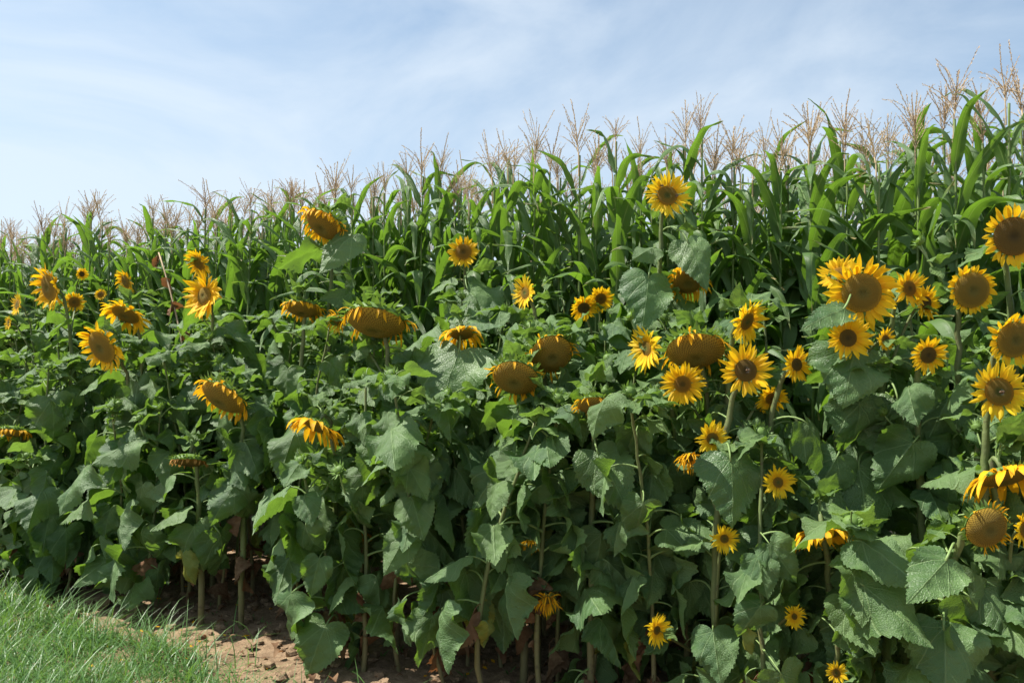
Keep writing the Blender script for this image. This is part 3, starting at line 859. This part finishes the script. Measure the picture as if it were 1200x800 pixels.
def finish_plant(root, path, base, rgi, zmin, nleaf, smin, smax, rbase=0.016, rtop=0.008, shoots=2):
    pxb = 600 + base.x / base.y * FPX
    if pxb > 660 or pxb < 190: zmin -= 0.16
    elif pxb > 430: zmin += 0.13
    elif pxb > 215 and pxb < 345: zmin += 0.2
    if pxb > 700: smin *= 0.85; smax *= 0.84
    for k in range(shoots):
        q = path[int(len(path) * rgi.uniform(0.4, 0.85))]
        az = rgi.uniform(0, 6.28)
        if blocks_head(base + q + Vector((math.cos(az), math.sin(az), .6)) * 0.2, 0.34): continue
        sc = rgi.uniform(0.8, 1.3)
        link('side_shoot', rgi.choice(SHOOT), root, mat=Matrix.Translation(q) @ Matrix.Rotation(az, 4, 'Z') @ Matrix.Diagonal((sc, sc, sc, 1)))
    mb = MB(); m = len(path)
    path = [q + Vector((rgi.uniform(-.007, .007), rgi.uniform(-.007, .007), 0)) if 0 < j < m - 3 else q for j, q in enumerate(path)]
    mb.tube(path, [(rbase + (rtop - rbase) * q / (m - 1)) * rgi.uniform(.88, 1.14) for q in range(m)], 8)
    link('stem', mb.mesh('stem', [M['stem']]), root)
    ztop = max(p.z for p in path)
    a0 = rgi.uniform(0, 6.28); k2 = 0
    for k in range(nleaf):
        t = (k + 0.5) / nleaf
        z = zmin + (ztop - 0.04 - zmin) * t
        i = min(range(len(path)), key=lambda q: abs(path[q].z - z) + q * 0.001)
        if path[i].z < z and i + 1 < m and path[i + 1].z > path[i].z: p = path[i].lerp(path[i + 1], (z - path[i].z) / (path[i + 1].z - path[i].z))
        else: p = path[i]
        sz = (smin + (smax - smin) * math.sin(math.pi * min(1, 0.22 + t * 0.6)) ** 0.8) * rgi.uniform(0.6, 1.15)
        if t > 0.9: sz *= 0.6
        for tries in range(9):
            az = a0 + k * 2.39996 + rgi.uniform(-0.5, 0.5) + tries * 0.9
            dv = Vector((math.cos(az), math.sin(az), 0))
            if not (blocks_head(base + p + dv * sz * 0.8 + Vector((0, 0, sz * 0.12)), sz * 1.15) or blocks_head(base + p + dv * sz * 1.05 - Vector((0, 0, sz * 0.5)), sz * 1.25)): break
        else: continue
        if t > 0.9: put_leaf(root, p, az, sz, rgi.choice(YOUNG), rgi.uniform(-.3, .3), rgi.uniform(-0.4, .1))
        elif t < 0.2 and rgi.random() < 0.18: put_leaf(root, p, az, sz * 0.8, rgi.choice(YELLOW), rgi.uniform(-.3, .3), 0, 'leaf', 'yellowing lower leaf')
        else:
            mi = rgi.randrange(18) if t < 0.8 else rgi.choice([0, 1, 2, 6, 7, 8, 12, 13, 14, 3])
            put_leaf(root, p, az, sz, LEAF[mi], rgi.uniform(-.7, .7), rgi.uniform(-0.2, 0.5))
    for k in range(rgi.randint(2, 5)):
        z = rgi.uniform(0.12, max(0.5, zmin + 0.2))
        i = min(range(m), key=lambda q: abs(path[q].z - z))
        put_leaf(root, path[i], rgi.uniform(0, 6.28), rgi.uniform(0.07, 0.19), rgi.choice(DRY), rgi.uniform(-.6, .6), rgi.uniform(-.3, .2), 'dry_leaf')

for i, (root, path, base, rgi) in plants.items():
    h = H[i]
    small = h[2] < 34
    zt = max(p.z for p in path)
    finish_plant(root, path, base, rgi, 0.40 + rgi.uniform(-.2, .2), 22 if not small else 14, 0.17 if not small else .12, 0.32 if not small else 0.2,
                 0.0195 if not small else 0.009, 0.0085 if not small else 0.005)

# the large leaves that stand out, each on its own plant: blade base, tip (photograph px), width px
BIG = [(1052, 468, 1062, 562, 118), (1006, 548, 1012, 640, 92), (1000, 412, 982, 478, 96), (760, 325, 750, 392, 66), (806, 284, 828, 342, 48),
       (548, 340, 592, 392, 80), (538, 412, 512, 486, 100), (367, 552, 354, 612, 60), (905, 628, 906, 712, 92), (856, 538, 856, 618, 84),
       (1106, 735, 1100, 812, 96), (1110, 655, 1052, 700, 62), (700, 530, 738, 600, 66), (596, 560, 602, 634, 52), (88, 566, 48, 634, 66),
       (506, 498, 540, 572, 62), (746, 640, 744, 704, 54), (990, 362, 930, 384, 24), (1030, 718, 1036, 795, 74), (412, 276, 374, 322, 46),
       (196, 470, 170, 540, 60), (640, 500, 615, 555, 56), (470, 575, 455, 640, 60), (250, 470, 285, 530, 50), (1150, 690, 1180, 745, 60), (720, 440, 700, 400, 50)]
rb = random.Random(66)
for bx, by, tx, ty, wpx in BIG:
    best = None
    for i, (root, path, base, rgi) in plants.items():
        for q in path[4:-3]:
            wq = base + q
            qx = 600 + wq.x / wq.y * FPX; qy = 440 - (wq.z - 1.6) / wq.y * FPX
            d_ = abs(qx - bx) + abs(qy - by + 12) * 0.8
            if best is None or d_ < best[0]: best = (d_, root, q, base, wq)
    _, root, q, base, wq = best
    dep = max(2.2, wq.y - 0.14)
    B = at(bx, by, dep); T = at(tx, ty, dep - 0.05)
    nrm = Vector((rb.uniform(-.25, .25), -0.80, 0.62))
    ax = (T - B).normalized(); ax = (ax + Vector((0, -0.25, 0))).normalized(); sdv = nrm.cross(ax).normalized(); nz_ = ax.cross(sdv).normalized()
    F = Matrix((( ax.x, sdv.x, nz_.x, 0), (ax.y, sdv.y, nz_.y, 0), (ax.z, sdv.z, nz_.z, 0), (0, 0, 0, 1)))
    Ln = (T - B).length * 1.03; Wd = wpx / FPX * dep
    wide = min(1.35, max(0.55, Wd / (Ln * 0.93)))
    mb = MB(); b0 = B - base
    make_blade(mb, rb, Matrix.Translation(b0) @ F, Ln, R(8), R(28), rb.uniform(.15, .4), rb.uniform(.12, .25), wide, rb.uniform(-.2, .2))
    mb.tube(bez(q, q + Vector(((b0.x - q.x) * .3, (b0.y - q.y) * .3, 0.06)), b0 - ax * 0.05 + Vector((0, 0, 0.035)), b0 + ax * 0.01, 9), 0.0045, 6, 1)
    link('leaf', mb.mesh('sunflower_leaf', [M['sf_leaf'], M['petiole']]), root)

# leafy sunflowers without an open bloom fill the rows
rf = random.Random(21)
cnt = 0; tries = 0
while cnt < 84 and tries < 4000:
    tries += 1
    s_ = rf.uniform(-5.2, 3.3); off = rf.choice([0.0, 0.0, 0.35, 0.35, 0.7, 1.0]) + rf.uniform(-0.09, 0.09)
    p = row_pt(s_, off)
    if p.y < 2.2: continue
    if any((p.x - a) ** 2 + (p.y - b) ** 2 < 0.16 ** 2 for a, b in taken): continue
    px = 600 + p.x / p.y * FPX
    if px < -170 or px > 1390: continue
    if off < 0.6 and 262 < px < 318 and rf.random() < 0.95: continue       # the gap with bare soil
    if off < 0.25 and 180 < px < 350: continue
    taken.append((p.x, p.y))
    hgt = (1.62 if off < 0.2 else 1.78 if off < 0.6 else 1.95) + rf.uniform(-0.28, 0.16)
    base = Vector((p.x, p.y, gnoise(p.x, p.y) - 0.02))
    lean = Vector((rf.uniform(-.28, .28), rf.uniform(-.2, .1), 0))
    while hgt > 0.95 and any(blocks_head(base + lean * f + Vector((0, 0, hgt * f + e_)), 0.06) for f, e_ in ((1, .08), (1, 0), (.93, 0), (.86, 0), (.8, 0), (.72, 0))): hgt -= 0.05
    front = off < 0.6
    root = thing('leafy_sunflower', 'leafy green sunflower plant without an open bloom among the flowering ones' if front else 'bloomless green sunflower in the dense leaves just in front of the corn',
                 'sunflower', base, 0, 'leafy sunflowers in the front rows' if front else 'leafy sunflowers next to the corn')
    path = bez(Vector((0, 0, 0)), Vector((rf.uniform(-.2, .2), rf.uniform(-.12, .12), hgt * .4)), lean * 0.7 + Vector((0, 0, hgt * .8)), lean + Vector((0, 0, hgt)), 16)
    finish_plant(root, path, base, rf, 0.40 + rf.uniform(-.22, .22), 22, 0.16, 0.31, rf.uniform(.010, .015), 0.006, rf.choice([0, 0, 1, 1]))
    link('bud', rf.choice(BUDS), root, mat=Matrix.Translation(path[-1]) @ Matrix.Rotation(rf.uniform(-1, 1), 4, 'Z'))
    for k in range(4):
        put_leaf(root, path[-1] - Vector((0, 0, 0.02 + 0.01 * k)), rf.uniform(0, 6.28), rf.uniform(.12, .21), rf.choice([YOUNG[0], YOUNG[3], LEAF[1], LEAF[7], LEAF[2], LEAF[13]]), rf.uniform(-.4, .4), rf.uniform(-.6, .1))
    cnt += 1

# ------------------------------------------------------------------ corn
def corn_leaf_mesh(rg, a0, curve, foldat, sharp):
    mb = MB(); NS = 26; rows = []; uv = []
    p = Vector((0, 0, 0)); a = a0; tw = 0; twr = rg.uniform(-1.6, 1.6); ph = rg.uniform(0, 6.28)
    az = 0; azr = rg.uniform(-0.4, 0.4)
    for i in range(NS + 1):
        t = i / NS
        wdt = 0.068 * min(1, 0.42 + t * 3.2) * (1 - t ** 1.7) ** 0.95 + 0.001
        d = Vector((math.cos(a) * math.cos(az), math.cos(a) * math.sin(az), math.sin(a)))
        s0 = Vector((-math.sin(az), math.cos(az), 0))
        up = d.cross(s0) * -1
        s_ = s0 * math.cos(tw) + up * math.sin(tw); u_ = up * math.cos(tw) - s0 * math.sin(tw)
        row = []; ur = []
        for k in (-1, -0.5, 0, 0.5, 1):
            wv = 0.010 * math.sin(t * 20 + ph + (1.5 if k < 0 else 0)) * abs(k) ** 2 * (1 if t > 0.1 else 0)
            row.append(p + s_ * k * wdt * 0.95 + u_ * (abs(k) * wdt * (0.55 - 0.25 * t) + wv)); ur.append((t * 3, k))
        rows.append(row); uv.append(ur)
        p = p + d / NS * 1.0
        kf = math.exp(-((t - foldat) / sharp) ** 2)
        a -= curve / NS * (0.35 + 1.6 * kf); a = max(a, -1.5)
        az += azr / NS; tw += twr / NS
    mb.grid(rows, uv)
    return mb.mesh('corn_leaf', [M['corn_leaf']])
rc = random.Random(8)
CL = [corn_leaf_mesh(rc, R(rc.uniform(64, 84)), R(rc.uniform(120, 240)), rc.uniform(0.2, 0.6), rc.uniform(0.05, 0.28)) for i in range(18)]
CUP = [corn_leaf_mesh(rc, R(rc.uniform(70, 86)), R(rc.uniform(60, 190)), rc.uniform(0.5, 0.85), rc.uniform(0.05, 0.2)) for i in range(10)]
def tassel_mesh(rg):
    mb = MB()
    def strand(p, d, ln, g, r=0.0028, step=0.011):
        n = max(5, int(ln / 0.03)); pts = [p.copy()]
        dirs = []
        for i in range(n):
            p = p + d * ln / n; pts.append(p.copy()); dirs.append(d.copy())
            d = (d + Vector((rg.uniform(-.06, .06), rg.uniform(-.06, .06), -g * rg.uniform(.4, 1.3)))).normalized()
        mb.tube(pts, [r * (1 - 0.6 * i / n) for i in range(n + 1)], 3)
        m = int(ln / step)
        for j in range(int(m * 0.12), m):
            f = j / m * n; i = min(int(f), n - 1); q = pts[i].lerp(pts[i + 1], f - i); dd = dirs[i]
            a = rg.uniform(0, 6.28); o = dd.orthogonal().normalized(); o.rotate(Matrix.Rotation(a, 3, dd))
            e = (dd * 0.85 + o * 0.5).normalized(); s2 = e.cross(o).normalized() * 0.0032
            Ls = rg.uniform(0.011, 0.019)
            mb.add([q, q + e * Ls * .5 - s2, q + e * Ls, q + e * Ls * .5 + s2], [(0, 1, 2, 3)])
    up = Vector((rg.uniform(-.24, .24), rg.uniform(-.24, .24), 1)).normalized()
    mb.tube([Vector((0, 0, -0.12)), Vector((0, 0, 0.0)), up * 0.05], [0.006, 0.005, 0.004], 5)
    strand(up * 0.02, up, rg.uniform(0.22, 0.36), 0.02, 0.0045, 0.0038)
    spread = rg.uniform(0.2, 0.75)
    for k in range(rg.randint(8, 19)):
        a = k * 2.4 + rg.uniform(-.3, .3); ti = rg.uniform(0.15, 0.4) + spread * rg.uniform(0.1, 0.8)
        strand(up * (0.01 + 0.008 * k), Vector((math.cos(a) * math.sin(ti), math.sin(a) * math.sin(ti), math.cos(ti))), rg.uniform(0.13, 0.27), rg.uniform(0.0, 0.22), 0.0022, 0.0075)
    return mb.mesh('tassel', [M['tassel']])
TS = [tassel_mesh(rc) for i in range(13)]
def stalk_mesh(rg, h):
    mb = MB(); pts = []; rad = []
    n = 30
    for i in range(n + 1):
        t = i / n; pts.append(Vector((0.02 * math.sin(t * 3 + rg.uniform(-.05, .05)), 0.015 * math.sin(t * 4), t)))
        rad.append((0.013 - 0.007 * t) * (1.2 if i % 3 == 0 else 1.0))
    mb.tube(pts, rad, 7)
    return mb.mesh('stalk', [M['stalk']])
ST = [stalk_mesh(rc, 1) for i in range(3)]
def ear_mesh(rg):
    mb = MB(); pts = [Vector((0.01 * i * 0.6, 0, 0.028 * i)) for i in range(9)]
    mb.tube(pts, [0.010, 0.020, 0.026, 0.028, 0.028, 0.026, 0.021, 0.014, 0.006], 9)
    return mb.mesh('ear', [M['husk']])
EAR = ear_mesh(rc)
def silk_mesh(rg):
    mb = MB()
    for k in range(14):
        p = Vector((0.048, 0, 0.224)); d = Vector((rg.uniform(-.6, .8), rg.uniform(-.7, .7), 1)).normalized(); pts = []
        for i in range(5):
            pts.append(p.copy()); p = p + d * 0.016; d = (d + Vector((0, 0, -.55))).normalized()
        mb.tube(pts, 0.0016, 3)
    return mb.mesh('silk', [M['silk']])
SILK = silk_mesh(rc)

CORN_LABELS = {0: ('tasselled green corn plant in the foremost corn row, right behind the sunflowers', 'corn plants in the foremost row'),
               1: ('tasselled green corn plant in the second corn row', 'corn plants in the second row'),
               2: ('corn plant deeper in the field, leaf tips and tassel showing over the front rows', 'corn plants deeper in the field'),
               3: ('corn plant far back whose tassel only just shows above the others', 'corn plants farthest back')}
CORN_OFF = [1.5, 1.82, 2.25, 2.8]
def corn_plant(p, hgt, row, rg):
    lab, grp = CORN_LABELS[row]
    root = thing('corn_plant', lab, 'corn', p, rg.uniform(0, 6.28), grp)
    st = link('stalk', ST[rg.randrange(3)], root, mat=Matrix.Diagonal((1, 1, hgt, 1)))
    plane = rg.uniform(0, 6.28)
    z = 1.0 + rg.uniform(0, 0.15); k = 0
    zt = hgt - 0.13
    while z < zt:
        t = (z - 1.0) / (zt - 1.0)
        az = plane + (k % 2) * math.pi + rg.uniform(-.5, .5)
        ln = (0.92 - 0.44 * t ** 1.6) * rg.uniform(0.85, 1.12)
        me = rg.choice(CUP) if (t > 0.35 and rg.random() < 0.4) else rg.choice(CL)
        wsc = ln * rg.uniform(1.1, 1.45) if t < 0.8 else ln * rg.uniform(.9, 1.1)
        m = Matrix.Translation((0.01, 0, z)) @ Matrix.Rotation(az, 4, 'Z') @ Matrix.Diagonal((ln, wsc, ln, 1))
        link('leaf', me, root, mat=m)
        z += 0.112 * rg.uniform(0.85, 1.15); k += 1
    sc = rg.uniform(0.74, 1.12)
    link('tassel', rg.choice(TS), root, mat=Matrix.Translation((0.015, 0, hgt - 0.01)) @ Matrix.Rotation(rg.uniform(0, 6.28), 4, 'Z') @ Matrix.Diagonal((sc * rg.uniform(.8, 1.15), sc, sc * rg.uniform(.9, 1.25), 1)))
    if rg.random() < 0.3:
        m = Matrix.Translation((0.01, 0, rg.uniform(1.35, 1.7))) @ Matrix.Rotation(rg.uniform(0, 6.28), 4, 'Z') @ Matrix.Rotation(R(22), 4, 'Y')
        e = link('ear', EAR, root, mat=m); link('silk', SILK, e)
rc2 = random.Random(17)
ncorn = 0
for row, off in enumerate(CORN_OFF):
    sp = [0.165, 0.17, 0.175, 0.18][row]
    s_ = -9.0
    while s_ < 12:
        s_ += sp * rc2.uniform(0.75, 1.25)
        p = row_pt(s_, off + rc2.uniform(-.06, .06))
        if p.y < 1: continue
        px = 600 + p.x / p.y * FPX
        if px < -45 or px > 1290: continue
        p.z = gnoise(p.x, p.y) if abs(p.x) < 7.5 and p.y < 9 else 0.0
        corn_plant(p, (3.06 if px < 750 else 3.0) + rc2.uniform(-0.18, 0.14), row, rc2)
        ncorn += 1
print('corn plants', ncorn)

# the rest of the corn field: one mass
def join_into(mb, me, m, mi):
    n = len(me.vertices); co = np.empty(n * 3); me.vertices.foreach_get('co', co); co = co.reshape(-1, 3)
    A = np.array(m); co = co @ A[:3, :3].T + A[:3, 3]
    nf = len(me.polygons); ln = np.empty(nf, int); me.polygons.foreach_get('loop_total', ln)
    li = np.empty(len(me.loops), int); me.loops.foreach_get('vertex_index', li)
    uvl = np.empty(len(me.loops) * 2); me.uv_layers[0].data.foreach_get('uv', uvl); uvl = uvl.reshape(-1, 2)
    uvv = np.zeros((n, 2)); uvv[li] = uvl
    b = len(mb.v); mb.v.extend(map(tuple, co)); mb.uv.extend(map(tuple, uvv))
    k = 0
    for q in ln:
        mb.f.append(tuple(int(x) + b for x in li[k:k + q])); mb.mi.append(mi); k += q
mass = MB()
rm = random.Random(77)
for off in (3.25, 3.7, 4.2, 4.8):
    s_ = -8.0
    while s_ < 13:
        s_ += 0.24 * rm.uniform(0.8, 1.2)
        p = row_pt(s_, off)
        px = 600 + p.x / max(p.y, 1) * FPX
        if px < -60 or px > 1300: continue
        p.z = 0; hgt = 3.0 + rm.uniform(-.17, .13)
        T0 = Matrix.Translation(p) @ Matrix.Rotation(rm.uniform(0, 6.28), 4, 'Z')
        for k in range(8):
            z = 0.95 + k * 0.22; ln = rm.uniform(.6, .85)
            join_into(mass, rm.choice(CL), T0 @ Matrix.Translation((0, 0, z)) @ Matrix.Rotation(k * math.pi + rm.uniform(-.5, .5), 4, 'Z') @ Matrix.Diagonal((ln, ln * 1.3, ln, 1)), 0)
        mass.tube([p, p + Vector((0, 0, hgt))], [0.012, 0.006], 5, 1)
        join_into(mass, rm.choice(TS), Matrix.Translation(p + Vector((0, 0, hgt))) @ Matrix.Rotation(rm.uniform(0, 6.28), 4, 'Z'), 2)
tag(link('corn_field', mass.mesh('corn_field', [M['corn_leaf'], M['stalk'], M['tassel']])), 'dense green mass of corn filling the field behind the rows', 'corn field', 'stuff')

# ------------------------------------------------------------------ a dead stalk leaning among the flowers
T1 = at(186, 296, depth_at(186, 1.25)); T2 = at(224, 410, depth_at(224, 1.0))
b_ = Vector((T2.x + 0.12, T2.y - 0.02, 0)); b_.z = gnoise(b_.x, b_.y)
ds = thing('dead_corn_stalk', 'bleached pinkish dead stalk leaning over between the blooms at the left', 'dead stalk', b_)
mb = MB(); mb.tube(bez(Vector((0, 0, 0)), Vector((0, 0, 0.9)), T2 - b_, T1 - b_, 16), [0.012 - 0.006 * q / 16 for q in range(17)], 7)
link('stalk', mb.mesh('stalk', [M['tassel']]), ds)
for k in range(5):
    q = (T2 - b_).lerp(T1 - b_, k / 4)
    put_leaf(ds, q, k * 2.2, 0.13, DRY[k], 0, 0, 'dry_leaf')

# ------------------------------------------------------------------ bees on the blooms
def bee(ref, dx, dy, label):
    px, py, D, nx, nz, dr, style, off, lab = H[ref]
    dep = depth_at(px, off); c = at(px, py, dep)
    n = Vector((nx, -math.sqrt(1 - nx * nx - nz * nz), nz)).normalized(); u = n.cross(Vector((0.03, 0, 1))).normalized(); v = n.cross(u)
    rad = D / 2 / FPX * dep
    loc = c - u * dx * rad * 0.9 - v * (-dy) * -rad * 0.9 + n * (rad * dr * 0.12 + 0.010)
    root = thing('bee', label, 'bee', loc, 0, 'bees on the sunflower blooms')
    q = n.to_track_quat('Z', 'Y').to_matrix().to_4x4()
    mb = MB(); pts = [Vector((x * 0.001, 0, 0.0)) for x in (-11, -9, -5, -2, 0, 2, 5, 7, 9, 10)]
    mb.tube([q @ p for p in pts], [0.001, 0.0035, 0.0055, 0.0045, 0.0035, 0.005, 0.0055, 0.003, 0.0035, 0.001], 8)
    link('body', mb.mesh('body', [M['bee_body']]), root)
    for sg in (-1, 1):
        wb = MB(); wb.grid([[q @ Vector((x, y * sg, 0.005)) for x, y in r] for r in ([(.003, .001), (.004, .001)], [(-.004, .006), (.003, .008)], [(-.010, .009), (-.006, .012)])])
        link('wing', wb.mesh('wing', [M['bee_wing']]), root)
bee(0, -0.28, 0.42, 'upper bee on the petals of the tallest upright sunflower')
bee(0, 0.42, -0.03, 'right-hand bee at the disc rim of the tallest upright sunflower')
bee(23, 0.05, 0.0, 'bee in the centre of the broad-petalled bloom facing the camera')
bee(47, 0.0, -0.02, 'bee on the disc of the round bloom by the right edge')
